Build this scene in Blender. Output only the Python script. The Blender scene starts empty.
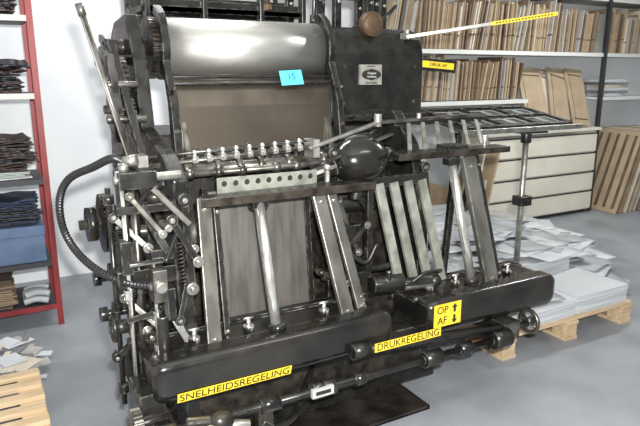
import bpy, bmesh, math, random
from mathutils import Vector, Matrix, Euler
random.seed(7)
R=random.uniform
scn=bpy.context.scene
COL=scn.collection
scn.view_settings.view_transform='Standard'
# ---------------------------------------------------------------- materials
MATS={}
def mat(name,c1,rough=.5,metal=0.0,c2=None,scale=8,bump=0.0,detail=6,lo=.35,hi=.65,stretch=(1,1,1),coat=0,r2=None,worn=None):
    m=bpy.data.materials.new(name);m.use_nodes=True
    nt=m.node_tree;b=nt.nodes['Principled BSDF']
    b.inputs['Base Color'].default_value=(*c1,1);b.inputs['Roughness'].default_value=rough
    b.inputs['Metallic'].default_value=metal
    if coat: b.inputs['Coat Weight'].default_value=coat
    if c2 is not None or bump or r2 is not None:
        tc=nt.nodes.new('ShaderNodeTexCoord');mp=nt.nodes.new('ShaderNodeMapping')
        mp.inputs['Scale'].default_value=stretch
        nt.links.new(tc.outputs['Object'],mp.inputs['Vector'])
        n=nt.nodes.new('ShaderNodeTexNoise');n.inputs['Scale'].default_value=scale;n.inputs['Detail'].default_value=detail
        nt.links.new(mp.outputs['Vector'],n.inputs['Vector'])
        if c2 is not None:
            r=nt.nodes.new('ShaderNodeValToRGB');r.color_ramp.elements[0].position=lo;r.color_ramp.elements[1].position=hi
            r.color_ramp.elements[0].color=(*c1,1);r.color_ramp.elements[1].color=(*c2,1)
            nt.links.new(n.outputs['Fac'],r.inputs['Fac']);nt.links.new(r.outputs['Color'],b.inputs['Base Color'])
            if worn is not None:
                # bare metal showing on worn edges
                bv=nt.nodes.new('ShaderNodeBevel');bv.samples=4;bv.inputs['Radius'].default_value=.006
                ge=nt.nodes.new('ShaderNodeNewGeometry');dt=nt.nodes.new('ShaderNodeVectorMath');dt.operation='DOT_PRODUCT'
                nt.links.new(bv.outputs['Normal'],dt.inputs[0]);nt.links.new(ge.outputs['Normal'],dt.inputs[1])
                mr=nt.nodes.new('ShaderNodeMapRange');mr.inputs['From Min'].default_value=.985;mr.inputs['From Max'].default_value=.90;mr.inputs['To Min'].default_value=0;mr.inputs['To Max'].default_value=1
                nt.links.new(dt.outputs['Value'],mr.inputs['Value'])
                n2=nt.nodes.new('ShaderNodeTexNoise');n2.inputs['Scale'].default_value=30;nt.links.new(tc.outputs['Object'],n2.inputs['Vector'])
                mr2=nt.nodes.new('ShaderNodeMapRange');mr2.inputs['From Min'].default_value=.42;mr2.inputs['From Max'].default_value=.58
                nt.links.new(n2.outputs['Fac'],mr2.inputs['Value'])
                mu=nt.nodes.new('ShaderNodeMath');mu.operation='MULTIPLY';nt.links.new(mr.outputs['Result'],mu.inputs[0]);nt.links.new(mr2.outputs['Result'],mu.inputs[1])
                mx=nt.nodes.new('ShaderNodeMix');mx.data_type='RGBA'
                nt.links.new(mu.outputs[0],mx.inputs[0]);nt.links.new(r.outputs['Color'],mx.inputs[6]);mx.inputs[7].default_value=(*worn,1)
                nt.links.new(mx.outputs[2],b.inputs['Base Color'])
        if r2 is not None:
            mr=nt.nodes.new('ShaderNodeMapRange');mr.inputs['From Min'].default_value=.35;mr.inputs['From Max'].default_value=.65
            mr.inputs['To Min'].default_value=rough;mr.inputs['To Max'].default_value=r2
            nt.links.new(n.outputs['Fac'],mr.inputs['Value']);nt.links.new(mr.outputs['Result'],b.inputs['Roughness'])
        if bump:
            bp=nt.nodes.new('ShaderNodeBump');bp.inputs['Strength'].default_value=bump;bp.inputs['Distance'].default_value=.01
            nt.links.new(n.outputs['Fac'],bp.inputs['Height']);nt.links.new(bp.outputs['Normal'],b.inputs['Normal'])
    MATS[name]=m;return m
mat('black',(.008,.008,.0075),.22,0,(.024,.022,.017),14,.10,r2=.38,hi=.78,worn=(.22,.215,.19))
mat('black_gloss',(.007,.007,.0065),.13,0,(.022,.019,.014),7,.08,coat=.3,r2=.32,hi=.75,detail=9,worn=(.26,.255,.23))
mat('grime',(.008,.007,.006),.38,0,(.040,.034,.025),22,.3,r2=.28)
mat('steel',(.56,.55,.50),.28,.88,(.30,.29,.25),20,.05,r2=.42)
mat('steel_bright',(.82,.81,.76),.22,.82,(.62,.61,.56),25,.03)
mat('steel_dull',(.23,.22,.195),.34,.8,(.075,.07,.058),16,.1)
mat('leg_grey',(.24,.235,.21),.34,.65,(.085,.08,.066),9,.08,stretch=(1,1,.4),worn=(.55,.54,.5))
mat('chrome_roll',(.80,.79,.73),.36,.88,(.66,.65,.59),3,.0,stretch=(.2,16,16),r2=.42)
mat('guard_brown',(.125,.105,.08),.32,.65,(.055,.046,.035),4,.06,stretch=(1,1,.6),r2=.5,detail=9)
mat('board_grey',(.185,.175,.155),.42,.45,(.10,.095,.084),6,.04,stretch=(5,5,.5),r2=.52)
mat('slat_green',(.33,.34,.29),.42,.25,(.17,.175,.145),14,.08)
mat('edge_dark',(.12,.10,.08),.35,.7,(.035,.03,.023),18,.15)
mat('bronze',(.14,.085,.045),.5,.3,(.085,.055,.032),12,.1)
mat('rubber',(.014,.014,.014),.38)
mat('label_yellow',(.85,.60,.035),.5)
mat('ink',(.02,.015,.01),.6)
mat('sticker_blue',(.10,.62,.85),.5)
mat('ink_blue',(.01,.07,.35),.6)
mat('sign_plate',(.50,.49,.43),.35,.5,(.38,.37,.33),30)
mat('red_paint',(.24,.022,.024),.45,.1,(.17,.018,.018),10)
mat('shelf_dark',(.04,.04,.045),.5,.3)
mat('wall',(.72,.74,.76),.85,0,(.78,.80,.81),2,.02)
mat('floor',(.225,.242,.262),.36,0,(.30,.318,.338),3,.03,detail=10,r2=.55)
mat('cream',(.66,.63,.52),.5,0,(.72,.69,.59),4)
mat('white_lam',(.66,.67,.63),.45,0,(.72,.72,.69),4)
mat('ceil',(.8,.8,.8),.9)
mat('pipe',(.60,.63,.66),.5)
mat('oilpan',(.010,.009,.008),.28,.1,(.035,.028,.022),7,.15,r2=.6)
mat('wood',(.50,.36,.21),.7,0,(.66,.51,.33),5,.1,stretch=(1,9,9))
mat('card_tan',(.37,.28,.18),.75,0,(.45,.35,.235),6)
mat('card_brown',(.22,.155,.095),.75,0,(.30,.22,.14),6)
mat('card_dark',(.09,.062,.042),.7,0,(.15,.11,.075),9)
mat('card_light',(.56,.50,.40),.75,0,(.63,.57,.46),6)
mat('card_grey',(.36,.35,.32),.75,0,(.44,.43,.40),6)
mat('paper',(.52,.54,.55),.8,0,(.60,.62,.63),3)
mat('paper_edge',(.44,.47,.49),.8,0,(.66,.68,.70),60,stretch=(.05,.05,3),lo=.4,hi=.6)
mat('paper_grey',(.34,.36,.37),.7,0,(.42,.44,.45),5)
mat('paper_dark',(.16,.165,.17),.6,0,(.24,.24,.25),8)
mat('leather',(.026,.016,.013),.5,0,(.07,.043,.034),7,.3)
mat('leather_black',(.011,.011,.012),.45,0,(.04,.04,.042),7,.3)
mat('cloth_navy',(.012,.022,.05),.6,0,(.022,.036,.08),9,.2)
mat('card_blue',(.06,.10,.18),.6,0,(.10,.15,.25),8)
mat('green_pale',(.42,.48,.43),.6)
mat('tag_grey',(.42,.42,.40),.4)
# ---------------------------------------------------------------- builder
class G:
    def __init__(s): s.bm=bmesh.new();s.ms=[]
    def mi(s,m):
        if m not in s.ms: s.ms.append(m)
        return s.ms.index(m)
    def _tag(s,n0,m,smooth=None):
        i=s.mi(m);s.bm.faces.ensure_lookup_table()
        for k in range(n0,len(s.bm.faces)):
            f=s.bm.faces[k];f.material_index=i
            if smooth is True or (smooth=='quad' and len(f.verts)==4): f.smooth=True
        return s
    def bx(s,x0,x1,y0,y1,z0,z1,m,rot=None,piv=None):
        n=len(s.bm.faces)
        c=Vector(((x0+x1)/2,(y0+y1)/2,(z0+z1)/2))
        M=Matrix.Translation(c)@Matrix.Diagonal((x1-x0,y1-y0,z1-z0,1))
        if rot:
            p=Vector(piv) if piv else c
            M=Matrix.Translation(p)@Euler(rot).to_matrix().to_4x4()@Matrix.Translation(-p)@M
        bmesh.ops.create_cube(s.bm,size=1,matrix=M);return s._tag(n,m)
    def bar(s,p0,p1,w,d,m,side=(1,0,0)):
        p0=Vector(p0);p1=Vector(p1);z=(p1-p0);L=z.length;z.normalize()
        x=Vector(side);x=(x-z*x.dot(z)).normalized();y=z.cross(x)
        M=Matrix(((x.x,y.x,z.x,0),(x.y,y.y,z.y,0),(x.z,y.z,z.z,0),(0,0,0,1)))
        n=len(s.bm.faces)
        bmesh.ops.create_cube(s.bm,size=1,matrix=Matrix.Translation((p0+p1)/2)@M@Matrix.Diagonal((w,d,L,1)))
        return s._tag(n,m)
    def tube(s,p0,p1,r,m,seg=16,r2=None):
        p0=Vector(p0);p1=Vector(p1);d=p1-p0
        q=d.to_track_quat('Z','Y').to_matrix().to_4x4();n=len(s.bm.faces)
        bmesh.ops.create_cone(s.bm,cap_ends=True,segments=seg,radius1=r,radius2=r if r2 is None else r2,depth=d.length,matrix=Matrix.Translation((p0+p1)/2)@q)
        return s._tag(n,m,'quad')
    def ball(s,c,r,m,sc=(1,1,1),seg=16):
        n=len(s.bm.faces)
        bmesh.ops.create_uvsphere(s.bm,u_segments=seg,v_segments=seg//2+2,radius=r,matrix=Matrix.Translation(c)@Matrix.Diagonal((*sc,1)))
        return s._tag(n,m,True)
    def prism(s,pts,a0,a1,m,axis='X',smooth=None):
        n=len(s.bm.faces)
        def v(p,a):
            return (a,p[0],p[1]) if axis=='X' else ((p[0],a,p[1]) if axis=='Y' else (p[0],p[1],a))
        A=[s.bm.verts.new(v(p,a0)) for p in pts];B=[s.bm.verts.new(v(p,a1)) for p in pts]
        k=len(pts)
        f1=s.bm.faces.new(A);f2=s.bm.faces.new(B[::-1])
        side=[]
        for i in range(k): side.append(s.bm.faces.new((A[i],A[(i+1)%k],B[(i+1)%k],B[i])))
        bmesh.ops.recalc_face_normals(s.bm,faces=[f1,f2]+side)
        s._tag(n,m)
        if smooth:
            for f in side: f.smooth=True
        return s
    def gear(s,c,r,w,m,n=28,axis='X',t=.012):
        pts=[]
        for i in range(n):
            for k,rr in ((0,r-t),(.25,r-t),(.4,r),(.8,r)):
                a=2*math.pi*(i+k)/n;pts.append((rr*math.cos(a),rr*math.sin(a)))
        if axis=='X': q=[(c[1]+p[0],c[2]+p[1]) for p in pts];a0=c[0]
        elif axis=='Y': q=[(c[0]+p[0],c[2]+p[1]) for p in pts];a0=c[1]
        else: q=[(c[0]+p[0],c[1]+p[1]) for p in pts];a0=c[2]
        return s.prism(q,a0-w/2,a0+w/2,m,axis)
    def path(s,pts,r,m,seg=10,sub=10,rib=0,closed=False):
        P=[Vector(p) for p in pts];Q=[]
        if closed: P=[P[-1]]+P+[P[0],P[1]]
        else: P=[P[0]*2-P[1]]+P+[P[-1]*2-P[-2]]
        for i in range(1,len(P)-2):
            for k in range(sub):
                t=k/sub;a,b,c,d=P[i-1],P[i],P[i+1],P[i+2]
                Q.append(.5*((2*b)+(c-a)*t+(2*a-5*b+4*c-d)*t*t+(3*b-a-3*c+d)*t**3))
        if not closed: Q.append(P[-2])
        n=len(s.bm.faces);rings=[];N=len(Q)
        up=None
        for i,p in enumerate(Q):
            if closed: T=(Q[(i+1)%N]-Q[i-1]).normalized()
            else: T=(Q[min(i+1,N-1)]-Q[max(i-1,0)]).normalized()
            if up is None: up=T.orthogonal().normalized()
            up=(up-T*up.dot(T)).normalized();w=T.cross(up)
            rr=r*(1+(rib if i%2 else 0))
            rings.append([s.bm.verts.new(p+(up*math.cos(2*math.pi*j/seg)+w*math.sin(2*math.pi*j/seg))*rr) for j in range(seg)])
        rg=range(N) if closed else range(N-1)
        for i in rg:
            A=rings[i];B=rings[(i+1)%N]
            for j in range(seg): s.bm.faces.new((A[j],A[(j+1)%seg],B[(j+1)%seg],B[j]))
        if not closed: s.bm.faces.new(rings[0][::-1]);s.bm.faces.new(rings[-1])
        return s._tag(n,m,rib==0)
    def ring(s,c,Rr,r,m,axis='X',seg=24):
        pts=[]
        for i in range(seg):
            a=2*math.pi*i/seg;u,v=Rr*math.cos(a),Rr*math.sin(a)
            pts.append((c[0],c[1]+u,c[2]+v) if axis=='X' else ((c[0]+u,c[1],c[2]+v) if axis=='Y' else (c[0]+u,c[1]+v,c[2])))
        return s.path(pts,r,m,seg=8,sub=1,closed=True)
    def wheel(s,c,Rr,r,m,axis='X',sp=4,hub=.02):
        s.ring(c,Rr,r,m,axis)
        c=Vector(c)
        for i in range(sp):
            a=2*math.pi*i/sp+.4;u,v=Rr*math.cos(a),Rr*math.sin(a)
            d=Vector((0,u,v)) if axis=='X' else (Vector((u,0,v)) if axis=='Y' else Vector((u,v,0)))
            s.tube(c,c+d,r*.7,m,8)
        d=Vector((hub,0,0)) if axis=='X' else (Vector((0,hub,0)) if axis=='Y' else Vector((0,0,hub)))
        return s.tube(c-d,c+d,hub,m)
    def spring(s,p0,p1,Rr,r,m,n=10):
        p0=Vector(p0);p1=Vector(p1);d=(p1-p0);z=d.normalized();x=z.orthogonal().normalized();y=z.cross(x);pts=[]
        for i in range(n*8+1):
            t=i/(n*8);a=2*math.pi*i/8;pts.append(p0+d*t+(x*math.cos(a)+y*math.sin(a))*Rr)
        return s.path(pts,r,m,seg=6,sub=1)
    def link(s,p0,p1,w,m,ax=(0,1,0),d=.014,bm='steel'):
        p0=Vector(p0);p1=Vector(p1);ax=Vector(ax)
        z=(p1-p0).normalized();sd=z.cross(ax)
        s.bar(p0,p1,w*.7,d,m,side=sd)
        for p in(p0,p1): s.tube(p-ax*d*.9,p+ax*d*.9,w*.62,m,18);s.tube(p-ax*d*1.6,p+ax*d*1.6,w*.26,bm,8)
        return s
    def bolt(s,c,r,h,m,axis='Y'):
        d={'X':Vector((h,0,0)),'Y':Vector((0,h,0)),'Z':Vector((0,0,h))}[axis]
        return s.tube(Vector(c),Vector(c)+d,r,m,6)
    def text(s,body,M,size,m,ext=.0008,align='CENTER'):
        cu=bpy.data.curves.new('t','FONT');cu.body=body;cu.size=size;cu.extrude=ext
        cu.align_x=align;cu.align_y='CENTER'
        o=bpy.data.objects.new('t',cu);COL.objects.link(o)
        dg=bpy.context.evaluated_depsgraph_get();me=bpy.data.meshes.new_from_object(o.evaluated_get(dg))
        bpy.data.objects.remove(o);bpy.data.curves.remove(cu)
        me.transform(M);n=len(s.bm.faces);s.bm.from_mesh(me);bpy.data.meshes.remove(me)
        return s._tag(n,m)
    def out(s,name,parent=None,label=None,cat=None,bevel=0,loc=None,rot=None,kind=None,group=None,bseg=2):
        me=bpy.data.meshes.new(name);bm=s.bm
        bm.to_mesh(me);bm.free()
        for m in s.ms: me.materials.append(MATS[m])
        o=bpy.data.objects.new(name,me);COL.objects.link(o)
        if loc is not None: o.location=loc
        if rot is not None: o.rotation_euler=rot
        if bevel:
            b=o.modifiers.new('b','BEVEL');b.width=bevel;b.segments=bseg;b.limit_method='ANGLE';b.angle_limit=.7
        if parent is not None:
            o.parent=parent;o.matrix_parent_inverse=wmat(parent).inverted()
        if label:o['label']=label
        if cat:o['category']=cat
        if kind:o['kind']=kind
        if group:o['group']=group
        return o
def wmat(o):
    m=Matrix.LocRotScale(o.location,o.rotation_euler,o.scale)
    return wmat(o.parent)@o.matrix_parent_inverse@m if o.parent else m
def empty(name,loc,label,cat,group=None):
    o=bpy.data.objects.new(name,None);o.location=loc;COL.objects.link(o);o.empty_display_size=.1
    o['label']=label;o['category']=cat
    if group:o['group']=group
    return o
def dup(o,loc=None):
    n=o.copy();COL.objects.link(n)
    if loc is not None:n.location=loc
    return n
# ---------------------------------------------------------------- room
WY=4.85
G().bx(-1.2,8.2,WY,WY+.1,0,2.9,'wall').out('wall_back',kind='structure')
G().bx(-1.3,-1.2,-.8,WY+.1,0,2.9,'wall').out('wall_left',kind='structure')
G().bx(8.2,8.3,-.8,WY+.1,0,2.9,'wall').out('wall_right',kind='structure')
G().bx(-1.3,8.3,-1.2,WY+.1,-.1,0,'floor').out('floor',kind='structure')
G().bx(-1.3,8.3,-.8,WY+.1,2.9,3.0,'ceil').out('ceiling',kind='structure')
g=G();g.tube((1.02,WY-.035,0),(1.02,WY-.035,2.9),.03,'pipe')
for z in(.6,1.5,2.3): g.bx(.975,1.065,WY-.07,WY,z,z+.03,'steel')
g.out('wall_pipe',label='grey painted vertical pipe clamped to the white wall',cat='pipe')
# ---------------------------------------------------------------- machine
MC=empty('printing_press',(1.3,2.6,0),'old black cast-iron printing press with steel rollers and yellow labels','printing press')
def P(g,name,label=None,bevel=0,parent=None,bseg=2): return g.out(name,parent or MC,label=label,bevel=bevel,bseg=bseg)
g=G();g.bx(.62,1.84,2.25,3.2,.02,.46,'grime');g.bx(.56,1.9,2.2,3.26,.02,.10,'black')
g.bx(.66,1.84,2.2,2.26,.30,.40,'black')
P(g,'base',bevel=.012)
g=G();g.prism([(2.52,.4),(3.2,.4),(3.2,1.28),(2.66,1.28),(2.60,1.15)],.66,1.84,'grime')
for x in(.95,1.25,1.55): g.bx(x-.015,x+.015,2.49,2.53,.46,1.05,'black')
P(g,'casing',bevel=.01)
for nm,x0,x1,top in(('a',.58,.64,1),('b',1.84,1.9,0)):
    pts=[(2.16,.10),(3.3,.10),(3.36,1.1),(3.3,1.62),(3.05,1.78),(2.8,1.80),(2.68,1.6),(2.62,1.32),(2.3,1.24),(2.16,1.16),(2.2,.8),(2.12,.5)]
    if not top: pts=[(2.25,.10),(3.25,.10),(3.25,1.36),(2.55,1.36),(2.4,1.2),(2.3,.9),(2.3,.5)]
    g=G();g.prism(pts,x0,x1,'black')
    s=-1 if top else 1;xx=x0 if top else x1
    for (y,z,r) in((2.4,1.0,.05),(2.75,.9,.09),(2.45,.5,.06),(2.9,.45,.07),(3.1,1.1,.05)):
        g.tube((xx,y,z),(xx+s*.025,y,z),r,'grime',20);g.bolt((xx+s*.025,y,z),.016,s*.02,'steel_dull','X')
    P(g,'side_frame',bevel=.008)
g=G();g.tube((.66,2.55,.85),(1.0,2.55,.85),.10,'black',24);g.tube((1.0,2.5,.92),(1.8,2.5,.92),.055,'steel_dull',20);P(g,'impression_roller')
for y,z,r,m in((2.40,1.14,.014,'steel_dull'),(2.45,1.15,.026,'black'),(2.54,1.12,.025,'steel_dull'),(2.33,.46,.025,'steel_dull'),(2.6,1.15,.03,'black')):
    g=G();g.tube((.6,y,z),(1.86,y,z),r,m)
    x=.7
    while x<1.8:
        g.tube((x,y,z),(x+.03,y,z),r*1.5,'black' if r>.026 else 'steel_dull');x+=R(.09,.2)
    P(g,'cross_shaft')
CY,CZ,CR=2.88,1.66,.137
cyl=G();cyl.tube((.76,CY,CZ),(1.56,CY,CZ),CR,'chrome_roll',64);P(cyl,'cylinder','bright brushed steel cylinder')
for x0,x1,r in((.735,.76,.145),(1.56,1.60,.15)):
    g=G();g.tube((x0,CY,CZ),(x1,CY,CZ),r,'black',40);P(g,'cylinder_flange',bevel=.004)
g=G();g.tube((.50,CY,CZ),(.735,CY,CZ),.035,'steel_dull');g.gear((.70,CY,CZ),.14,.03,'grime',40);g.tube((.6,CY,CZ),(.62,CY,CZ),.10,'black',30);P(g,'cylinder_gear')
for x0 in(.71,1.545):
    g=G()
    poly=[(CY+.195*math.cos(math.radians(110+i*11)),CZ+.195*math.sin(math.radians(110+i*11))) for i in range(9)]+[(2.61,1.42),(2.565,1.15),(2.63,1.15),(2.66,1.42)]+[(CY+.155*math.cos(math.radians(198-i*11)),CZ+.155*math.sin(math.radians(198-i*11))) for i in range(9)]
    g.prism(poly,x0,x0+.035,'black')
    g.bolt((x0+.02,2.595,1.3),.010,-.02,'steel_dull');g.bolt((x0+.02,2.625,1.48),.010,-.03,'steel_dull')
    P(g,'curved_cheek',bevel=.004)
g=G()
prof=[(2.755,1.535),(2.71,1.515),(2.68,1.47),(2.66,1.40),(2.645,1.32),(2.635,1.25),(2.625,1.18)]
g.prism(prof+[(y+.012,z) for y,z in prof][::-1],.76,1.53,'guard_brown')
P(g,'guard_plate','worn grey-brown steel sheet guard')
g=G()
g.bx(.75,1.55,2.595,2.64,1.155,1.185,'black');g.bar((.775,2.735,1.535),(.775,2.60,1.18),.024,.02,'steel_dull');g.bar((1.505,2.735,1.535),(1.505,2.60,1.18),.03,.02,'steel_dull')
g.tube((.74,2.71,1.53),(1.56,2.71,1.53),.010,'steel');g.tube((.74,2.68,1.50),(1.56,2.68,1.50),.009,'black')
g.bx(.79,1.49,2.612,2.628,1.20,1.212,'steel_dull')
P(g,'guard_frame',bevel=.003)
g=G();M=Matrix.Translation((1.315,2.655,1.525))@Euler((math.radians(70),math.radians(-3),0)).to_matrix().to_4x4()
n=len(g.bm.faces);bmesh.ops.create_cube(g.bm,size=1,matrix=M@Matrix.Diagonal((.118,.072,.0015,1)));g._tag(n,'sticker_blue')
g.text('15',M@Matrix.Translation((0,.003,.0015)),.045,'ink_blue');g.text('____',M@Matrix.Translation((0,-.012,.0015)),.02,'ink_blue')
P(g,'sticker','bright blue sticker reading 15')
# housing with rounded shoulders
g=G()
prof=[(2.76,1.32),(3.35,1.32),(3.35,1.74)]
for i in range(7):
    t=math.radians(i*15);prof.append((3.20+.15*math.cos(t),1.66+.13*math.sin(t)))
for i in range(11):
    t=math.radians(90+i*9);prof.append((2.93+.17*math.cos(t),1.62+.17*math.sin(t)))
g.prism(prof,1.60,2.19,'black')
P(g,'drive_housing','glossy black rounded drive housing',bevel=.05,bseg=5)
g=G();g.bx(1.60,2.21,2.735,3.36,1.295,1.33,'black');P(g,'housing_foot',bevel=.008)
for x in(1.67,2.13):
    for z in(1.39,1.58): 
        g=G();g.bolt((x,2.765,z),.010,-.014,'steel_dull');P(g,'bolt')
g=G();g.bx(1.77,1.905,2.748,2.762,1.485,1.590,'sign_plate');
TM=lambda x,y,z:Matrix.Translation((x,y,z))@Euler((math.pi/2,0,0)).to_matrix().to_4x4()
g.text('ORIGINAL',TM(1.8375,2.747,1.581),.012,'ink');g.text('HEIDELBERG',TM(1.8375,2.747,1.494),.013,'ink')
g.prism([(1.8375+.062*math.cos(i*math.pi/12)*(1 if i%12 else 1.0),1.538+.028*math.sin(i*math.pi/12)) for i in range(24)],2.7455,2.748,'black',axis='Y')
g.prism([(1.785,1.548),(1.8375,1.570),(1.89,1.548),(1.89,1.528),(1.8375,1.506),(1.785,1.528)],2.7448,2.7456,'ink',axis='Y')
g.text('Original',TM(1.8375,2.7442,1.545),.017,'paper');g.text('Heidelberg',TM(1.8375,2.7442,1.527),.013,'paper')
P(g,'name_plate','small silver maker plate with dark oval badge')
g=G();g.bar((2.15,2.80,1.60),(2.44,2.77,1.578),.07,.012,'black',side=(0,0,1));g.bar((2.205,2.786,1.598),(2.42,2.762,1.581),.036,.003,'label_yellow',side=(0,0,1))
g.text('DRUK AF',TM(2.3125,2.7700,1.5895)@Matrix.Rotation(-.11,4,'Y')@Matrix.Rotation(-.08,4,'Z'),.028,'ink')
P(g,'yellow_label','small yellow label with black lettering')
g=G();g.tube((1.86,2.82,1.80),(1.86,2.77,1.80),.064,'bronze',40);g.ball((1.86,2.77,1.80),.056,'bronze',(1,.22,1),24);g.bx(1.84,1.88,2.80,2.95,1.74,1.80,'black');P(g,'round_knob','solid dull brown bronze cap',bevel=.004)
# top structure
g=G();g.bx(.70,1.56,2.98,3.25,1.83,1.86,'black');g.bx(.70,1.56,2.98,3.0,1.83,1.89,'black_gloss');g.bx(.70,1.56,3.22,3.25,1.6,1.93,'black')
for x in(.72,1.0,1.3,1.54): g.bx(x-.012,x+.012,2.95,3.0,1.80,1.95,'black')
g.tube((.72,2.99,1.94),(1.56,2.99,1.94),.014,'steel_dull')
P(g,'ink_trough',bevel=.004)
for (x,y) in((.70,3.25),(1.60,3.25),(2.1,3.3),(1.72,3.1),(1.64,2.98),(1.78,3.02),(1.98,3.0),(2.05,3.05),(2.14,3.1)):
    g=G();g.bx(x-.022,x+.022,y-.018,y+.018,1.5,2.25,'black');g.bolt((x,y-.02,1.93),.012,-.015,'steel');P(g,'upright_post',bevel=.004)
g=G();g.bx(.68,2.12,3.22,3.26,1.97,2.01,'black');g.tube((.7,3.18,2.06),(2.12,3.18,2.06),.015,'steel_dull');P(g,'top_rail')
for p0,p1,r,m in(((1.58,2.92,1.80),(1.70,3.10,2.3),.012,'steel_dull'),((1.90,2.92,1.76),(1.90,2.96,2.3),.012,'edge_dark'),((1.95,2.9,1.77),(2.2,3.05,1.93),.012,'steel'),
    ((1.35,3.0,1.86),(1.33,3.05,2.2),.02,'bronze'),((1.40,3.0,1.86),(1.40,3.05,2.2),.012,'edge_dark')):
    g=G();g.tube(p0,p1,r,m,10);g.tube(Vector(p0),Vector(p0)+(Vector(p1)-Vector(p0))*.08,r*1.8,'black',10);P(g,'feeder_rod')
a0,a1=Vector((2.10,2.80,1.74)),Vector((2.79,2.37,1.86))
g=G();g.bar(a0,a1,.05,.018,'steel',side=(.53,.85,0));g.tube((2.12,2.82,1.70),(2.12,2.82,1.78),.022,'steel');g.bx(2.06,2.19,2.80,2.9,1.70,1.76,'black')
P(g,'feeder_arm','flat steel arm',bevel=.001)
nrm=Vector((-.53,-.85,0)).normalized()
g=G();g.bar(a0.lerp(a1,.56)+nrm*.030,a0.lerp(a1,.99)+nrm*.030,.020,.004,'label_yellow',side=(0,0,1))
for i in range(18): g.bar(a0.lerp(a1,.59+i*.021)+nrm*.033,a0.lerp(a1,.601+i*.021)+nrm*.033,.007,.002,'ink',side=(0,0,1))
P(g,'yellow_label','narrow yellow strip with small dark marks')
# left lever cluster
g=G();g.tube((.335,2.30,1.75),(.452,2.22,1.22),.011,'steel_bright',12);g.tube((.328,2.305,1.78),(.337,2.30,1.74),.014,'steel_dull',12);P(g,'long_lever','long thin steel lever rod',)
g=G()
for c,r,w,m,n in(((.53,2.75,1.50),.12,.04,'grime',30),((.545,2.66,1.36),.085,.03,'black',24),((.51,2.90,1.60),.07,.04,'black',20),((.54,2.95,1.38),.11,.04,'grime',30)):
    g.gear(c,r,w,m,n);g.tube((c[0]-.05,c[1],c[2]),(.60,c[1],c[2]),.02,'steel_dull')
P(g,'gear_train')
arc=[(2.62+.0,1.26),(2.60,1.38),(2.63,1.52),(2.72,1.62),(2.85,1.66),(2.86,1.63),(2.75,1.58),(2.67,1.50),(2.65,1.38),(2.66,1.26)]
g=G();g.prism(arc,.47,.50,'black');g.prism([(y+.15,z+.06) for y,z in arc],.50,.52,'black');P(g,'gear_guard',bevel=.004)
g=G();g.bar((.47,2.6,1.62),(.52,2.62,1.15),.03,.02,'black');g.bar((.50,2.72,1.68),(.55,2.45,1.18),.03,.025,'black');g.tube((.44,2.6,1.36),(.6,2.6,1.36),.018,'steel_dull');g.tube((.44,2.62,1.5),(.58,2.62,1.5),.014,'steel_dull');P(g,'link_lever',bevel=.003)
# register bar
rb=G();rb.tube((.50,2.33,1.195),(1.28,2.36,1.225),.009,'steel_bright');rb.tube((.50,2.37,1.225),(1.28,2.40,1.25),.007,'steel_dull');rb.bx(.49,.53,2.31,2.39,1.15,1.24,'black');rb.bx(1.26,1.29,2.33,2.42,1.18,1.26,'black')
RB=P(rb,'register_bar','thin steel rod carrying a row of clamps')
g=G();g.tube((0,0,-.018),(0,0,.022),.008,'steel_bright',10);g.ball((0,0,.027),.0115,'steel_bright',seg=10);g.bx(-.011,.011,-.013,.024,-.013,.013,'steel_bright');g.tube((0,-.012,0),(0,-.027,0),.006,'steel_bright',8)
c0=g.out('clamp',RB);c0['label']='bright steel thumbscrew clamp'
c0.location=(.72,2.334,1.210)
for i in range(1,9): dup(c0,loc=(.72+i*.060,2.334+i*.0023,1.210+i*.0023))
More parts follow.
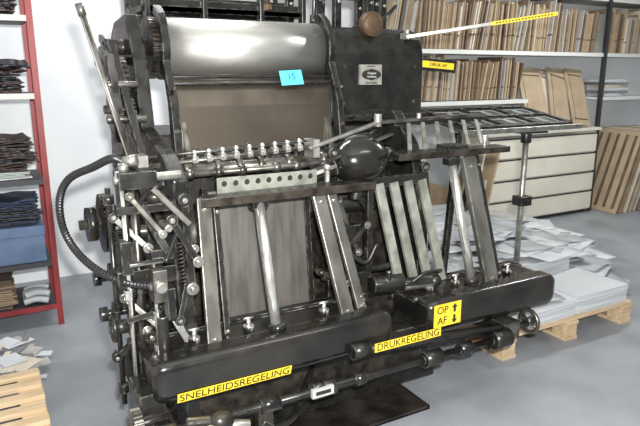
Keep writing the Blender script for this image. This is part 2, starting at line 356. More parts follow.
# arms
g=G()
g.bar((1.24,2.34,1.22),(1.62,2.36,1.32),.03,.012,'steel',side=(0,1,0));g.bar((1.62,2.36,1.32),(2.22,2.36,1.335),.05,.014,'steel_dull',side=(0,1,0))
g.tube((1.62,2.36,1.30),(1.62,2.36,1.36),.018,'steel_bright');g.tube((1.86,2.36,1.32),(1.86,2.36,1.355),.012,'steel_bright')
P(g,'swing_arm','flat steel linkage arm',bevel=.002)
g=G();g.bar((1.30,2.28,1.17),(1.66,2.30,1.27),.025,.010,'steel_dull',side=(0,1,0));P(g,'swing_arm')
for i in range(6):
    g=G();x=1.72+i*.09;g.bar((x,2.24,1.20),(x+.14,2.44,1.30),.020,.009,'slat_green');P(g,'delivery_bar','pale parallel steel bar sloping up')
g=G();g.bar((1.78,2.45,1.305),(2.36,2.46,1.305),.02,.03,'black');P(g,'delivery_rail')
for L in ([((1.34,2.30,1.20),(1.56,2.32,1.22),.04,'black'),
   ((1.30,2.36,1.05),(1.36,2.34,.80),.045,'black'),((1.37,2.30,.98),(1.48,2.30,.72),.03,'steel_dull'),((1.32,2.28,.66),(1.50,2.26,.86),.03,'grime'),((1.86,2.3,1.1),(1.9,2.26,.7),.04,'black'),((1.24,2.24,.68),(1.36,2.2,.62),.03,'black'),((1.42,2.36,1.06),(1.56,2.34,.92),.04,'black'),
   ((.60,2.10,1.10),(.62,2.12,.75),.04,'black'),((.54,2.06,1.04),(.64,2.10,.86),.035,'black'),((.52,2.14,.70),(.60,2.06,.52),.04,'black'),((.45,2.10,.60),(.56,2.08,.44),.04,'grime'),((.56,2.10,.64),(.64,2.14,.90),.03,'black'),
   ((.36,2.16,1.05),(.46,2.10,.94),.03,'black'),((.37,2.12,.76),(.48,2.06,.64),.03,'steel_dull'),((.40,2.06,1.14),(.50,2.04,1.00),.025,'steel_dull'),((.34,2.2,.50),(.44,2.12,.62),.03,'black'),((.44,2.06,.52),(.40,2.06,.42),.03,'steel_dull')]):
    g=G();g.link(L[0],L[1],L[2],L[3]);P(g,'linkage_arm',bevel=.002)
for p0,p1 in(((1.33,2.30,1.02),(1.35,2.28,.86)),((.56,2.04,.96),(.57,2.04,.80)),((.40,2.2,.56),(.41,2.2,.40))):
    g=G();g.spring(p0,p1,.010,.0022,'edge_dark',11);P(g,'coil_spring')
def frame_bar(p0,p1,w,d,name='support_bar',m='black'):
    g=G();g.bar(p0,p1,w,d,m);p0=Vector(p0);p1=Vector(p1)
    for t in(.06,.93): g.bolt(p0.lerp(p1,t)+Vector((0,-d/2,0)),.010,-.012,'steel')
    return P(g,name,bevel=.004)
frame_bar((.665,2.02,.54),(.70,2.19,1.08),.055,.025,m='leg_grey')
frame_bar((.735,2.07,.54),(.765,2.24,1.05),.025,.02,m='black')
frame_bar((1.255,2.02,.54),(1.20,2.19,1.055),.06,.025,m='leg_grey')
frame_bar((1.34,2.04,.54),(1.275,2.21,1.05),.045,.02,m='leg_grey')
g=G();g.tube((.915,1.995,.54),(.925,2.175,1.05),.022,'steel_bright',20);
SP=P(g,'silver_post','bright steel support post')
g=G();g.bx(.89,.96,2.152,2.20,1.02,1.056,'black');P(g,'collar',parent=SP,bevel=.004)
g=G();g.tube((.915,1.99,.56),(.915,1.998,.59),.034,'black',18);P(g,'collar',parent=SP)
g=G();g.prism([(.68,2.15),(1.47,2.15),(1.48,2.2),(1.46,2.23),(1.30,2.25),(.70,2.23)],1.055,1.083,'black',axis='Z');g.bx(.68,1.47,2.140,2.152,1.05,1.085,'edge_dark')
P(g,'left_table_bar','near-black narrow table bar with worn edge',bevel=.004)
a=math.radians(-6)
pv=(1,2.36,.55)
g=G();g.bx(.79,1.235,2.34,2.352,.50,1.06,'board_grey',(a,0,0),pv)
P(g,'delivery_board','flat streaked grey steel board')
g=G();
g.bx(.785,1.24,2.265,2.272,1.05,1.138,'slat_green')
for i in range(9):
    x=.815+i*.049;g.tube((x,2.2635,1.113),(x,2.266,1.113),.012,'ink',16)
P(g,'slotted_rail','thin steel strip with a row of holes',bevel=.001)
g=G();g.bx(.76,.785,2.33,2.36,.48,1.08,'black',(a,0,0),pv);P(g,'board_edge')
g=G();g.bx(1.235,1.26,2.33,2.36,.48,1.08,'black',(a,0,0),pv);P(g,'board_edge')
g=G();g.tube((1.30,2.28,.9),(1.30,2.28,1.13),.012,'steel');g.bx(1.27,1.33,2.26,2.31,1.0,1.04,'steel_dull');g.ball((1.30,2.28,1.14),.018,'steel_bright');P(g,'clamp_screw')
# right table
frame_bar((2.075,2.02,.54),(2.03,2.19,1.15),.08,.03,m='leg_grey')
frame_bar((2.16,2.06,.54),(2.11,2.22,1.15),.025,.03,m='black')
g=G();g.tube((1.965,2.03,.54),(1.92,2.18,1.155),.022,'steel_bright',20);SP2=P(g,'silver_post','bright steel support post')
g=G();g.bx(1.885,1.955,2.15,2.20,1.12,1.156,'black');P(g,'collar',parent=SP2,bevel=.004)
g=G();g.tube((1.964,2.035,.56),(1.962,2.042,.59),.034,'black',18);P(g,'collar',parent=SP2)
g=G();g.prism([(1.59,2.14),(2.26,2.14),(2.26,2.24),(1.62,2.26)],1.165,1.195,'black',axis='Z');g.bx(1.59,2.26,2.132,2.142,1.166,1.197,'edge_dark')
g.bx(1.86,1.98,2.13,2.22,1.195,1.22,'black');g.tube((2.15,2.2,1.19),(2.15,2.2,1.25),.012,'steel_bright')
P(g,'right_table_bar','dark narrow table bar with clamps',bevel=.004)
for i in range(4):
    g=G();x=1.555+i*.083;g.bar((x+.070,2.15,.56),(x,2.25,1.05),.045,.02,'slat_green');P(g,'slat','flat grey-green upright slat',bevel=.002)
g=G();g.bx(1.50,1.84,2.25,2.28,1.03,1.08,'black');g.bx(1.50,1.53,2.25,2.28,.6,1.05,'black');P(g,'slat_rail',bevel=.003)
# front beams
def beam(x0,x1,name,label):
    y0,y1,z0,z1=1.905,2.20,.392,.572
    r=.075;prof=[]
    for i in range(9):
        t=math.pi*1.5-i*math.pi/16;prof.append((y0+r+r*math.cos(t),z0+r+r*math.sin(t)))
    r=.035
    for i in range(7):
        t=math.pi-i*math.pi/12;prof.append((y0+r+r*math.cos(t),z1-r+r*math.sin(t)))
    prof+=[(y0+.09,z1),(y0+.10,z1-.012),(y1-.05,z1-.012),(y1-.045,z1),(y1-.01,z1),(y1,z1-.015),(y1,z0+.03),(y1-.03,z0)]
    g=G();rings=[]
    xs=[(x0-.034,.74),(x0-.028,.84),(x0-.016,.93),(x0,.98),(x0+.015,1),(x1-.015,1),(x1,.98),(x1+.016,.93),(x1+.028,.84),(x1+.034,.74)]
    cx=(y0+y1)/2;cz=(z0+z1)/2
    for x,sc in xs: rings.append([g.bm.verts.new((x,cx+(p[0]-cx)*(1-(1-sc)*.6),cz+(p[1]-cz)*sc)) for p in prof])
    k=len(prof);fs=[]
    for A,B in zip(rings,rings[1:]):
        for i in range(k):
            f=g.bm.faces.new((A[i],A[(i+1)%k],B[(i+1)%k],B[i]));fs.append(f)
            if i<14: f.smooth=True
    fs.append(g.bm.faces.new(rings[0]));fs.append(g.bm.faces.new(rings[-1][::-1]))
    bmesh.ops.recalc_face_normals(g.bm,faces=fs);g._tag(0,'black_gloss')
    return P(g,name,label)
LT=beam(.44,1.385,'front_beam','long bulky oily black beam with rounded ends')
RT=beam(1.64,2.38,'front_beam','shorter bulky oily black beam with rounded ends')
for par,xs in((LT,(.60,.82,1.16,1.34)),(RT,(1.72,1.88,2.22))):
    for x in xs:
        g=G();g.tube((x,2.06,.56),(x,2.06,.58),.022,'black');g.bolt((x,2.06,.56),.010,.05,'steel_bright','Z');g.tube((x-.02,2.06,.610),(x+.02,2.06,.610),.006,'steel_bright',8);P(g,'wing_nut','bright steel wing nut',parent=par)
g=G();g.bx(1.36,1.66,2.02,2.40,.36,.42,'black');g.bx(1.40,1.62,2.24,2.36,.40,.50,'grime');P(g,'platform',bevel=.006)
g=G();g.bx(1.88,2.1,2.15,2.45,.42,.48,'black');P(g,'tray_bracket',bevel=.006)
def strip(x0,x1,z0,z1,y,txt,size,tilt=0):
    g=G();M=Matrix.Translation(((x0+x1)/2,y,(z0+z1)/2))@Euler((math.pi/2+tilt,0,0)).to_matrix().to_4x4()
    n=len(g.bm.faces);bmesh.ops.create_cube(g.bm,size=1,matrix=M@Matrix.Diagonal((x1-x0,z1-z0,.003,1)));g._tag(n,'label_yellow')
    g.text(txt,M@Matrix.Translation((0,0,.0022)),size,'ink');return P(g,'yellow_label','yellow label with black capital lettering')
strip(.485,.930,.412,.452,1.9075,'SNELHEIDSREGELING',.0455,.30)
strip(1.295,1.64,.430,.468,1.872,'DRUKREGELING',.045)
g=G();g.bx(1.625,1.775,1.898,1.9035,.455,.558,'label_yellow')
g.text('OP',TM(1.668,1.8968,.531),.048,'ink');g.text('AF',TM(1.668,1.8968,.482),.048,'ink')
def arrow(x,z,s):
    g.prism([(x-.006,z-.018*s),(x+.006,z-.018*s),(x+.006,z+.004*s),(x+.016,z+.004*s),(x,z+.022*s),(x-.016,z+.004*s),(x-.006,z+.004*s)],1.8960,1.8978,'ink',axis='Y')
arrow(1.737,.531,1);arrow(1.737,.482,-1)
P(g,'yellow_label','yellow label reading OP AF with arrows')
# control shafts
g=G();g.tube((.36,1.87,.335),(2.05,1.87,.335),.016,'steel_dull',16)
for x0,x1,r,m in((.40,.46,.035,'black'),(.78,.86,.03,'steel_dull'),(1.0,1.10,.032,'black'),(1.2,1.24,.028,'steel_dull'),(1.55,1.64,.036,'black'),(1.75,1.82,.03,'black'),(1.95,2.05,.045,'black')): g.tube((x0,1.87,.335),(x1,1.87,.335),r,m,18)
P(g,'control_shaft')
g=G();g.tube((1.24,1.897,.443),(2.0,1.88,.385),.022,'black',16);g.tube((1.2,1.897,.443),(1.28,1.897,.443),.032,'black')
P(g,'pressure_control_shaft')
g=G();g.wheel((2.26,1.93,.345),.055,.011,'steel_dull','X',4,.022);g.tube((2.05,1.9,.34),(2.26,1.93,.345),.014,'steel_dull');g.bx(2.04,2.14,1.88,2.2,.31,.39,'black');P(g,'handwheel','small steel handwheel')
g=G();g.ball((.62,1.85,.335),.042,'grime',(1.2,1,1));g.tube((.62,1.85,.32),(.72,1.83,.30),.022,'steel_dull');g.tube((.58,1.85,.345),(.50,1.86,.355),.022,'steel_dull');g.wheel((.56,1.80,.33),.03,.006,'steel','Y',4,.012);P(g,'valve','steel valve fitting',bevel=.003)
g=G();g.bx(.985,1.08,1.835,1.85,.325,.36,'tag_grey');g.bx(1.0,1.065,1.832,1.836,.336,.350,'ink');g.tube((1.03,1.85,.34),(1.03,1.88,.345),.03,'black');P(g,'gauge_tag','small grey scale plate')
g=G();g.bx(.77,.83,1.86,1.90,.24,.34,'grime');g.tube((.80,1.88,.24),(.80,1.88,.20),.012,'steel_dull');g.path([(.79,1.87,.27),(.84,1.87,.23),(.95,1.92,.22),(1.05,2.05,.22),(1.2,2.22,.25)],.014,'black');P(g,'pipe_elbow')
g=G();g.gear((.34,1.90,.38),.055,.03,'steel_dull',22);g.tube((.31,1.90,.38),(.45,1.90,.38),.015,'steel');g.gear((.385,1.95,.34),.05,.03,'grime',20);P(g,'bevel_gear')
g=G();g.tube((.30,1.93,.30),(.48,1.93,.30),.03,'black');g.bx(.36,.45,1.93,2.1,.24,.46,'black');g.bar((.38,2.0,.25),(.40,2.15,.06),.05,.05,'black');g.bx(.34,.62,2.05,2.3,.02,.07,'black');P(g,'corner_bracket',bevel=.006)
for x,y,r,z0,z1,m in((.39,2.10,.012,.36,1.25,'steel_bright'),(.43,2.13,.016,.40,1.22,'steel_dull'),(.355,2.2,.010,.3,1.15,'black'),(.47,2.06,.010,.5,.9,'steel')):
    g=G();g.tube((x,y,z0),(x,y,z1),r,m,12)
    for z in(z0+.05,z0+.45*(z1-z0),z1-.06): g.tube((x,y,z),(x,y,z+.035),r*2.0,'black',12)
    P(g,'vertical_rod')
g=G();g.bx(.37,.50,2.06,2.16,1.16,1.22,'black');g.bx(.36,.56,2.08,2.14,1.07,1.10,'black');g.tube((.36,2.1,1.19),(.60,2.12,1.19),.016,'steel_dull');g.ball((.39,2.07,1.235),.018,'steel');g.ball((.50,2.10,1.12),.030,'grime',(1.2,.8,.8))
g.bar((.48,2.06,1.16),(.60,2.04,1.02),.022,.015,'steel_dull');g.bar((.44,2.08,1.1),(.52,2.05,.92),.028,.02,'black');g.tube((.52,2.02,1.02),(.52,2.12,1.02),.014,'steel')
P(g,'linkage_head',bevel=.004)
g=G();g.bx(.35,.56,2.1,2.18,.80,.86,'black');g.bx(.45,.50,2.0,2.1,.76,.88,'steel_dull');g.tube((.475,2.0,.82),(.475,1.985,.82),.02,'steel_bright');g.bx(.50,.53,2.02,2.08,.68,.80,'steel_dull');g.bx(.36,.40,2.06,2.12,.86,.98,'black');g.tube((.38,2.05,.90),(.5,2.05,.90),.010,'steel');g.bx(.46,.54,2.05,2.14,.9,.94,'grime')
g.tube((.48,2.03,.70),(.48,2.03,.55),.02,'black');P(g,'switch_block','steel switch block with fittings',bevel=.003)
g=G();g.bar((.33,2.12,.66),(.46,2.06,.70),.03,.02,'black');g.tube((.325,2.1,.66),(.37,2.1,.66),.026,'edge_dark');g.wheel((.32,2.1,.66),.045,.008,'black','X',4,.016);P(g,'control_knob','small black handwheel')
for y,z,m in((2.5,.72,'black'),(2.4,.60,'black')):
    g=G();g.tube((.34,y,z),(.56,y,z),.016,'edge_dark');g.tube((.32,y,z),(.35,y,z),.03,m,20);P(g,'side_knob',bevel=.003)
g=G();g.path([(.405,2.10,1.25),(.37,2.15,1.26),(.32,2.25,1.22),(.25,2.35,1.17),(.215,2.4,1.09),(.215,2.4,.98),(.245,2.33,.90),(.30,2.2,.85),(.38,2.1,.82),(.47,2.04,.81)],.0125,'rubber',seg=14,sub=18,rib=.22);
g.tube((.40,2.10,1.25),(.44,2.08,1.26),.020,'steel');g.tube((.45,2.05,.812),(.49,2.03,.81),.020,'steel')
P(g,'hose','black finely ribbed flexible hose with steel ends')
g=G();g.path([(.56,2.2,1.15),(.48,2.3,1.05),(.45,2.35,.9),(.5,2.3,.7),(.6,2.25,.55)],.010,'rubber');P(g,'cable')
g=G();g.path([(.50,2.02,.9),(.58,2.1,1.0),(.62,2.2,.9),(.6,2.2,.7)],.008,'rubber');P(g,'cable')
g=G();g.tube((.31,2.72,.90),(.58,2.72,.90),.022,'edge_dark');g.gear((.42,2.72,.90),.13,.04,'grime',36);g.tube((.34,2.72,.90),(.38,2.72,.90),.075,'black',24);P(g,'drive_pulley')
g=G();g.gear((.53,2.55,.45),.16,.04,'grime',40);g.tube((.48,2.55,.45),(.58,2.55,.45),.03,'steel_dull');g.gear((.52,2.95,.6),.2,.04,'black',44);g.tube((.45,2.95,.6),(.58,2.95,.6),.04,'steel_dull');g.bar((.47,2.3,.30),(.50,2.9,.75),.03,.05,'black');P(g,'side_gear')
g=G();g.bar((.50,2.26,.2),(.52,2.3,.98),.03,.05,'black');g.bar((.53,2.35,.95),(.52,2.8,1.15),.03,.05,'black');g.tube((.46,2.3,.95),(.58,2.3,.95),.025,'steel_dull');g.tube((.46,2.27,.5),(.58,2.27,.5),.022,'steel_dull');P(g,'crank_arm',bevel=.004)
# air bottle, motor
g=G();g.ball((1.49,2.32,1.155),.118,'black_gloss',(1.22,1,.95),32);g.tube((1.42,2.32,1.22),(1.62,2.36,1.27),.04,'black',20,.03);g.tube((1.38,2.32,1.14),(1.27,2.36,1.10),.04,'black');g.tube((1.48,2.3,1.08),(1.46,2.3,.98),.035,'black');P(g,'air_bottle','rounded glossy black air bottle casting')
g=G();g.tube((1.38,2.40,.76),(1.50,2.40,.76),.085,'black',28);g.tube((1.36,2.40,.76),(1.38,2.40,.76),.06,'grime',24);g.bx(1.36,1.54,2.32,2.46,.62,.68,'black');g.bx(1.40,1.48,2.28,2.33,.78,.86,'grime')
P(g,'motor','round black electric motor',bevel=.004)
g=G();g.bx(1.38,1.50,2.24,2.36,.50,.64,'black');g.tube((1.46,2.14,.61),(1.60,2.10,.61),.042,'black');g.tube((1.60,2.1,.60),(1.74,2.07,.60),.03,'black');g.tube((1.52,2.1,.62),(1.52,2.1,.68),.014,'steel');g.ball((1.76,2.07,.60),.034,'black');g.bx(1.55,1.68,2.08,2.16,.57,.60,'grime');P(g,'air_pump',bevel=.005)
g=G();g.path([(1.36,2.3,1.02),(1.34,2.25,.88),(1.38,2.22,.76),(1.46,2.2,.70),(1.52,2.2,.78)],.011,'rubber');P(g,'cable')
g=G();g.path([(1.62,2.06,.62),(1.68,2.04,.66),(1.78,2.06,.65),(1.82,2.12,.62),(1.74,2.14,.60)],.009,'rubber');P(g,'cable')
g=G();g.bar((1.36,2.35,.5),(1.40,2.42,1.08),.04,.03,'black');g.tube((1.32,2.4,.98),(1.7,2.4,.98),.02,'steel_dull');g.tube((1.32,2.36,.6),(1.7,2.36,.6),.018,'steel_dull');P(g,'cross_link',bevel=.003)
# feed table : flat table carrying an open rectangular frame
def ft(x,t): return (x,2.52+t*.46,1.225+t*.085)
XE=3.24;SD=(0,1,.185)
g=G();g.bar(ft(2.30,.5),ft(XE,.5),.45,.012,'steel_dull',side=SD);g.bar(ft(2.28,-.02),ft(XE+.02,-.02),.014,.03,'steel',side=SD)
P(g,'feed_table','flat level dark table plate',bevel=.002)
g=G()
up=Vector((0,-.003,.018))
def fr(xa,ta,xb,tb,w,m,sd,h=.014):
    A=Vector(ft(xa,ta))+up;B=Vector(ft(xb,tb))+up;g.bar(A,B,w,h,m,side=sd)
for t in(.06,.96): fr(2.34,t,3.20,t,.035,'black',SD)
for x in(2.355,3.19): fr(x,.06,x,.96,.03,'black',(1,0,0))
for x in(2.64,2.92): fr(x,.06,x,.96,.018,'black',(1,0,0))
fr(2.34,.51,3.20,.51,.018,'black',SD)
P(g,'table_frame','black rectangular openwork frame',bevel=.001)
g=G();up=Vector((0,-.002,.012))
for x0 in(2.38,2.66,2.94):
    for t0 in(.13,.56):
        for k in range(2):
            xa=x0+.02+k*.11;xb=xa+.09;ta=t0+.03;tb=t0+.28
            fr(xa,ta,xb,ta,.006,'paper_grey',SD,.004);fr(xa,tb,xb,tb,.006,'paper_grey',SD,.004);fr(xa,ta,xa,tb,.006,'paper_grey',(1,0,0),.004);fr(xb,ta,xb,tb,.006,'paper_grey',(1,0,0),.004)
P(g,'frame_insert','pale ornate line pattern of the frame insert')
g=G();g.tube((2.88,2.6,.32),(2.88,2.6,1.19),.018,'steel',18)
SP3=P(g,'silver_post','dull steel support post')
g=G();g.bx(2.84,2.93,2.56,2.64,.74,.80,'black');P(g,'collar',parent=SP3,bevel=.003)
g=G();g.tube((2.88,2.6,1.13),(2.88,2.6,1.20),.032,'black');g.bx(2.80,3.0,2.54,2.66,1.19,1.215,'black');P(g,'collar',parent=SP3,bevel=.003)
g=G();g.bar((1.9,2.6,.325),(2.91,2.6,.315),.04,.03,'black',side=(0,1,0));g.bar((2.25,2.58,.32),(2.32,2.58,1.22),.035,.03,'black');P(g,'table_support',bevel=.003)
# drip tray
g=G();g.bx(.50,1.69,1.98,3.3,.001,.008,'oilpan')
for q in((.50,1.69,1.98,1.99),(1.68,1.69,1.98,3.3),(.50,.51,1.98,3.3)): g.bx(*q,.001,.02,'oilpan')
g.out('drip_tray',label='oily black sheet-metal drip tray under the press',cat='drip tray')
# ---------------------------------------------------------------- left red shelving
SH=empty('shelving_unit',(-.2,4.1,0),'red metal shelving unit with dark shelves against white wall','shelf')
for x,y in((.285,3.88),(.285,4.32),(-.75,3.88),(-.75,4.32)):
    g=G();g.bx(x-.018,x+.016,y-.003,y+.003,0,2.3,'red_paint');g.bx(x+.012,x+.016,y,y+.03,0,2.3,'red_paint')
    g.out('post',SH)
SZ=(.14,.42,.93,1.43,1.86)
for z in SZ:
    g=G();g.bx(-.77,.27,3.885,4.32,z-.025,z,'shelf_dark');g.bx(-.77,.27,3.878,3.886,z-.03,z+.002,'red_paint' if z<.3 else 'tag_grey' if z in(1.43,1.86) else 'shelf_dark');g.out('shelf',SH)
def sheet(name,w,d,h,m,amp,loc,rot,label,cat,group=None,layers=1,jit=.02,mats=None,smin=.7,rag=.05):
    g=G();n=18
    for L in range(layers):
        base=L*h;ox,oy=R(-jit,jit),R(-jit,jit)*.5;ph1,ph2=R(0,6),R(0,6);n0=len(g.bm.faces);top=[];bot=[];sx=R(smin,1.0);f1,f2=R(5,12),R(4,9);ca=R(-.12,.12)
        for i in range(n+1):
            for j in range(n+1):
                u,v=i/n-.5,j/n-.5;dz=amp*(.5+.5*math.sin(u*f1+ph1+2*v)*math.cos(v*f2+ph2))
                ex=sx+rag*math.sin(v*17+ph1)+rag*.6*math.sin(v*37+ph2);ey=1-rag*abs(math.sin(u*15+ph2))*2;X=u*w*ex;Y=v*d*ey
                X,Y=X-Y*ca,Y+X*ca
                top.append(g.bm.verts.new((X+ox,Y+oy,base+h*.6+dz*(1 if L==layers-1 else .5))));bot.append(g.bm.verts.new((X+ox,Y+oy,base+(dz*.45 if L else 0))))
        k=n+1
        for i in range(n):
            for j in range(n):
                a,b,c,e=i*k+j,(i+1)*k+j,(i+1)*k+j+1,i*k+j+1
                g.bm.faces.new([top[q] for q in(a,b,c,e)]);g.bm.faces.new([bot[q] for q in(e,c,b,a)])
        for i in range(n):
            for (a,b) in((i*k,(i+1)*k),((i+1)*k+n,i*k+n),(i+1,i),(n*k+i,n*k+i+1)):
                g.bm.faces.new((bot[a],bot[b],top[b],top[a]))
        g._tag(n0,random.choice(mats) if mats else m)
    return g.out(name,label=label,cat=cat,loc=loc,rot=rot,group=group)
LB=['leather_black','leather_black','shelf_dark','leather']
sheet('leather_stack',.50,.33,.011,'leather_black',.05,(-.01,4.10,1.434),(0,0,.05),'untidy heap of black leather pieces on metal shelf','leather',layers=14,jit=.05,mats=LB,smin=.6,rag=.07)
sheet('leather_stack',.50,.31,.009,'leather',.03,(-.01,4.10,.932+.048),(0,0,-.04),'untidy stack of dark brown leather sheets on metal shelf','leather',layers=20,jit=.05,mats=['leather','leather','leather_black'],smin=.65,rag=.05)
sheet('leather_stack',.5,.30,.012,'leather',.04,(-.01,4.1,1.862),(0,0,.05),'low stack of dark leather pieces on top shelf','leather',layers=8,mats=['leather','leather_black'],rag=.06)
sheet('leather_stack',.42,.30,.008,'green_pale',.004,(.0,4.09,.932),(0,0,.02),'low stack of pale green sheets under brown leather','paper',layers=5,jit=.02,mats=['green_pale','paper'],smin=.9,rag=.01)
sheet('fabric_pile',.47,.33,.012,'cloth_navy',.02,(-.01,4.10,.652),(0,0,.02),'rough flat pile of dark navy cloth on blue box','fabric',layers=12,jit=.03,mats=['cloth_navy','cloth_navy','leather_black'],smin=.8,rag=.04)
g=G();g.bx(-.24,.245,3.9,4.27,.421,.63,'card_blue');g.bx(-.245,.25,3.895,4.28,.585,.645,'card_blue');g.out('storage_box',label='dark blue cardboard box below dark navy cloth',cat='box',bevel=.005)
sheet('cardboard_stack',.30,.32,.013,'card_brown',.004,(-.10,4.09,.142),(0,0,.0),'stack of brown cardboard sheets on lowest shelf','cardboard',layers=14,jit=.012,mats=['card_brown','card_brown','card_dark'],smin=.9,rag=.01)
for i in range(6):
    g=G();g.path([(0,0,0),(.07,.01,.010),(.14,-.01,0)],.020,['paper_grey','paper_dark','paper_grey'][i%3],seg=12,sub=5);g.out('paper_roll',label='small grey roll on lower metal shelf',cat='roll',loc=(.09+.01*(i%2),3.93+.05*(i%3),.165+.042*(i//3)),rot=(0,0,R(-.1,.1)),group='grey rolls on the lower shelf')
def pallet(name,x0,x1,y0,y1,label,gap=.03,n=6):
    e=empty(name,((x0+x1)/2,(y0+y1)/2,0),label,'pallet')
    w=(y1-y0)/n
    for i in range(n):
        g=G();g.bx(x0+R(-.006,.006),x1+R(-.006,.006),y0+i*w+gap/2,y0+(i+1)*w-gap/2,.115,.137,'wood');g.out('deck_board',e,bevel=.002)
    for x in(x0,(x0+x1)/2-.05,x1-.1):
        g=G();g.bx(x,x+.1,y0+.005,y1-.005,.095,.115,'wood');g.out('stringer_board',e)
        for y in(y0+.01,(y0+y1)/2-.05,y1-.11):
            g=G();g.bx(x+.003,x+.097,y,y+.1,.02,.095,'wood');g.out('block',e,bevel=.002)
        g=G();g.bx(x,x+.1,y0+.005,y1-.005,.0,.02,'wood');g.out('bottom_board',e)
    return e
pallet('pallet',-.80,.10,2.25,3.06,'worn slatted wooden pallet lying on grey floor',.055,7)
for i in range(60):
    g=G();w,d=R(.05,.17),R(.03,.12);g.bx(-w/2,w/2,-d/2,d/2,0,.0012,random.choice(['paper','paper_grey','card_light','paper_dark','paper_dark','card_grey']));
    t=R(-.12,.12)*min(1,i/30);g.out('paper_scrap',label='small loose paper scrap in heap on grey floor',cat='paper',group='paper scraps beside the pallet',loc=(R(-.2,.12),R(3.12,3.65),.002+.0014*i),rot=(t,t*.5,R(0,3)))
# ---------------------------------------------------------------- back shelving
BS=empty('storage_rack',(5,4.6,0),'white storage rack with dark steel posts along the wall','shelf')
for x in(2.88,5.98,7.6):
    g=G();g.bx(x-.02,x+.02,4.38,4.42,0,2.75,'shelf_dark');g.out('post',BS)
for z,xa,xb in((1.28,2.88,4.86),(1.28,5.98,7.7),(1.75,2.88,7.7),(2.32,2.88,7.7)):
    g=G();g.bx(xa,xb,4.42,4.84,z-.025,z,'white_lam');g.bx(xa,xb,4.40,4.42,z-.035,z+.004,'white_lam');g.out('shelf',BS)
def die_row(x0,x1,z,hmin,hmax,grp,mats,step=(.02,.05)):
    x=x0;left=0;tilt=.1
    while x<x1:
        if left<=0: left=random.randint(8,18);nt=random.choice([.05,.09,.13,.17]);x+=max(0,tilt-nt)*hmax*.5;tilt=nt;hc=R(hmin,hmax)
        left-=1
        t=R(.009,.018);h=hc*R(.90,1.07);m=random.choice(mats)
        g=G();g.bx(0,t,0,.34,0,h,m)
        if random.random()<.5: g.bx(-.001,t+.001,-.001,.33,h*.3,h*.33,'card_dark')
        g.out('cutting_board',label='thin upright %s board on rack shelf'%('pale' if m in('card_light','card_grey') else 'brown'),cat='board',group=grp,loc=(x,R(4.43,4.48),z+.004+t*abs(tilt)),rot=(0,tilt,0))
        x+=t/math.cos(tilt)+R(*step)
mix=['card_tan','card_brown','card_grey','card_tan','card_dark','card_brown','card_light','card_tan']
die_row(3.12,5.84,1.755,.40,.50,'boards on the upper rack shelf',mix,(.002,.009))
die_row(3.2,4.74,1.285,.34,.41,'boards on the lower rack shelf',['card_tan','card_dark','card_brown','card_tan','card_grey'],(.002,.009))
die_row(6.05,7.2,1.755,.38,.50,'boards on the upper rack shelf',mix,(.003,.012))
for i in range(7):
    m=['card_tan','card_light','card_brown','card_tan','card_grey','card_light','card_tan'][i];w=[.34,.30,.36,.30,.34,.28,.28][i]
    g=G();g.bx(-w/2,w/2,-.006,.006,0,.64,m)
    g.bx(-w/2+.03,w/2-.03,-.0075,-.0055,.06,.075,'card_dark');g.bx(-w/2+.03,w/2-.03,-.0075,-.0055,.56,.575,'card_dark');g.bx(-w/2+.05,-w/2+.058,-.0075,-.0055,.06,.575,'card_dark')
    g.out('large_board',label='large tan cardboard die leaning above the drawers',cat='board',group='large boards leaning on worktop',loc=(5.02+i*.110,4.37+.035*(i%3),.990),rot=(-.38,[.05,.18,.12,.22,.10,.24,.10][i],0))
for i in range(6):
    g=G();g.bx(-.2,.2,-.13,.13,0,.03,['paper','paper_dark','paper','card_light','paper_dark','paper'][i]);g.out('paper_pack',label='flat pack of printed paper on rack shelf',cat='paper',group='paper packs on rack shelf',loc=(6.35+R(-.03,.03),4.6,1.286+i*.031),rot=(0,0,R(-.15,.15)))
CB=empty('drawer_cabinet',(5.1,4.5,0),'cream laminate cabinet with wide drawers below the rack','cabinet')
g=G();g.bx(4.30,5.92,4.36,4.84,.04,.93,'cream');g.bx(4.32,5.90,4.40,4.84,0,.04,'shelf_dark');g.out('body',CB)
for i in range(4):
    z=.055+i*.215
    g=G();g.bx(4.31,5.91,4.335,4.36,z,z+.200,'cream');dr=g.out('drawer',CB,bevel=.003)
    g=G();g.bx(4.31,5.91,4.333,4.343,z+.19,z+.203,'shelf_dark');g.out('handle',dr,label='dark recessed grip strip')
g=G();g.bx(4.26,5.96,4.32,4.85,.93,.96,'cream');g.out('worktop',label='cream worktop lying on the drawer cabinet',cat='worktop',bevel=.003)
for i in range(4):
    g=G();w=R(.28,.30);g.bx(-w/2,w/2,-.15,.15,0,.03,['card_tan','paper','card_brown','paper_grey'][i]);g.out('board_pack',label='flat pack of boards on cream worktop',cat='board',group='packs on the worktop',loc=(4.45+(i%2)*.34,4.58,.962+(i//2)*.031),rot=(0,0,R(-.04,.04)))
for i in range(9):
    m=['card_tan','card_brown','card_light','card_tan','card_grey','card_brown','card_tan','card_light','card_brown'][i];g=G();g.bx(-.008,.008,-.32,.32,0,.95,m);
    for k in range(5): g.bx(-.0095,.0095,-.28+k*.12,-.24+k*.12,.05,.9,'card_dark' if m!='card_brown' else 'card_tan')
    g.out('leaning_board',label='tall striped brown board leaning beside the rack post',cat='board',group='leaning boards beside rack',loc=(6.08+i*.085,4.42,0.003),rot=(0,.30,-.1+R(-.03,.03)))
for i in range(7):
    m=['card_brown','paper_grey','card_tan','card_dark','card_light','card_grey','card_tan'][i];g=G();g.bx(-.010,.010,-.25,.25,0,R(.55,.95),m)
    g.out('leaning_board',label='upright board leaning against the drawer cabinet',cat='board',group='boards leaning by cabinet',loc=(3.45+i*.09,4.3,.003),rot=(0,.2,-.05+R(-.02,.02)))
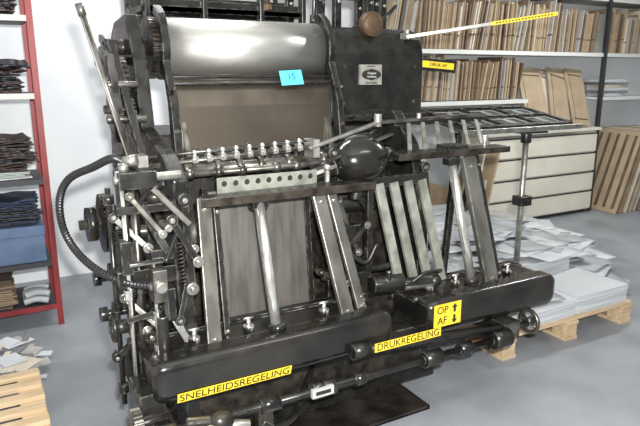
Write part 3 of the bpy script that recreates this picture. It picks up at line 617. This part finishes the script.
# ---------------------------------------------------------------- pallet and papers
pallet('pallet',2.35,3.47,2.16,3.0,'wooden pallet loaded with untidy white paper sheets')
def pstack(x,y,z,w,d,h,m,rz,label,grp):
    g=G();g.bx(-w/2,w/2,-d/2,d/2,0,h,'paper_edge');g.bx(-w/2-.001,w/2+.001,-d/2-.001,d/2+.001,h+.0005,h+.0025,m);g.out('paper_stack',label=label,cat='paper',group=grp,loc=(x,y,z),rot=(0,0,rz))
for x,y,w,d,h,m,rz in((2.74,2.38,.42,.38,.10,'paper',.02),(3.20,2.38,.46,.38,.11,'paper',-.01),(2.66,2.81,.54,.36,.17,'paper',.02),(3.2,2.81,.48,.34,.17,'paper',-.02)):
    pstack(x,y,.138,w,d,h,m,rz,'thick stack of white paper on wooden pallet','paper stacks on the pallet')
FS=((2.45,3.3,.5,.45,.37,'paper',.03),(3.0,3.3,.54,.5,.37,'paper',.02),(3.62,3.2,.55,.5,.21,'paper_grey',-.03),(3.7,3.78,.55,.5,.26,'paper_grey',.03),(3.0,3.88,.6,.5,.36,'paper_grey',0),(3.78,2.72,.42,.38,.06,'paper',.05),(4.15,3.25,.42,.4,.07,'paper',-.05),(4.3,3.75,.5,.4,.14,'paper_grey',.02))
for x,y,w,d,h,m,rz in FS:
    pstack(x,y,.001,w,d,h,m,rz,'thick stack of paper on the grey floor','paper stacks on the floor')
def loose(w,d,m,loc,rot,curl):
    g=G();n=5;n0=len(g.bm.faces);V=[]
    for i in range(n+1):
        for j in range(n+1):
            u,v=i/n-.5,j/n-.5
            V.append(g.bm.verts.new((u*w,v*d,curl*(u*u*2+.4*v*u))))
    k=n+1
    for i in range(n):
        for j in range(n): g.bm.faces.new((V[i*k+j],V[(i+1)*k+j],V[(i+1)*k+j+1],V[i*k+j+1]))
    g._tag(n0,m,True)
    o=g.out('paper_sheet',label='loose %s paper sheet on untidy paper heap'%('white' if m=='paper' else 'grey'),cat='paper',group='loose sheets on the paper heap',loc=loc,rot=rot)
    s=o.modifiers.new('s','SOLIDIFY');s.thickness=.002
def hh(x,y):
    if y<2.60 and x<3.5: return .254
    if y<3.02 and x<3.5: return .316
    if x<3.33: return .378 if y<3.58 else .372
    if x<3.95: return .073+.147*min(1,max(0,(y-2.85)/.2)) if y<3.5 else .272
    return .082 if y<3.5 else .152
cnt=0
for i in range(3000):
    if cnt>=160: break
    x=R(2.3,4.4);y=R(2.30,4.0)
    if x<2.66 and y<2.6: continue
    if x<2.72 and y>3.45: continue
    if y<2.62 and x>3.34: continue
    if x>3.5 and y<2.5+(x-3.6)*.9: continue
    if 2.62<x<3.14 and 2.36<y<2.86: continue
    L=cnt/160;cnt+=1
    m=random.choices(['paper','paper_grey','card_grey','paper_dark'],[9,6.5,.5,.7 if x>3.3 else .1])[0]
    k=.018;big=y>2.62
    loose(R(.26,.52) if big else R(.2,.34),R(.16,.38) if big else R(.16,.26),m,(x,y,hh(x,y)+.04*L*(1 if big else .4)),(R(-k,k),R(-k,k),random.choice([0,1.57])+random.gauss(0,.35)),R(0,.012))
# ---------------------------------------------------------------- lights
def area(name,loc,rot,sx,sy,e,col=(1,1,1)):
    l=bpy.data.lights.new(name,'AREA');l.shape='RECTANGLE';l.size=sx;l.size_y=sy;l.energy=e;l.color=col
    o=bpy.data.objects.new(name,l);o.location=loc;o.rotation_euler=rot;COL.objects.link(o)
area('ceiling_light',(1.0,3.4,2.82),(0,0,0),1.2,.15,32,(.99,1,1))
area('ceiling_light_far',(4.8,3.2,2.82),(0,0,0),1.2,.15,50,(.99,1,1))
area('ceiling_light_near',(2.0,.8,2.82),(0,0,0),1.2,.15,14,(.99,1,1))
area('flash',(.05,-.05,1.68),(math.radians(80),0,math.radians(-29)),.08,.05,160,(1,.99,.97))
w=bpy.data.worlds.new('w');scn.world=w;w.use_nodes=True
w.node_tree.nodes['Background'].inputs[0].default_value=(.94,.97,1,1);w.node_tree.nodes['Background'].inputs[1].default_value=.40
# ---------------------------------------------------------------- camera
cd=bpy.data.cameras.new('camera');cd.lens=33.75;cd.sensor_width=36;cd.clip_start=.05
co=bpy.data.objects.new('camera',cd);COL.objects.link(co);co.location=(0,0,1.55)
co.rotation_euler=(math.radians(90-13.2),0,math.radians(-29));scn.camera=co
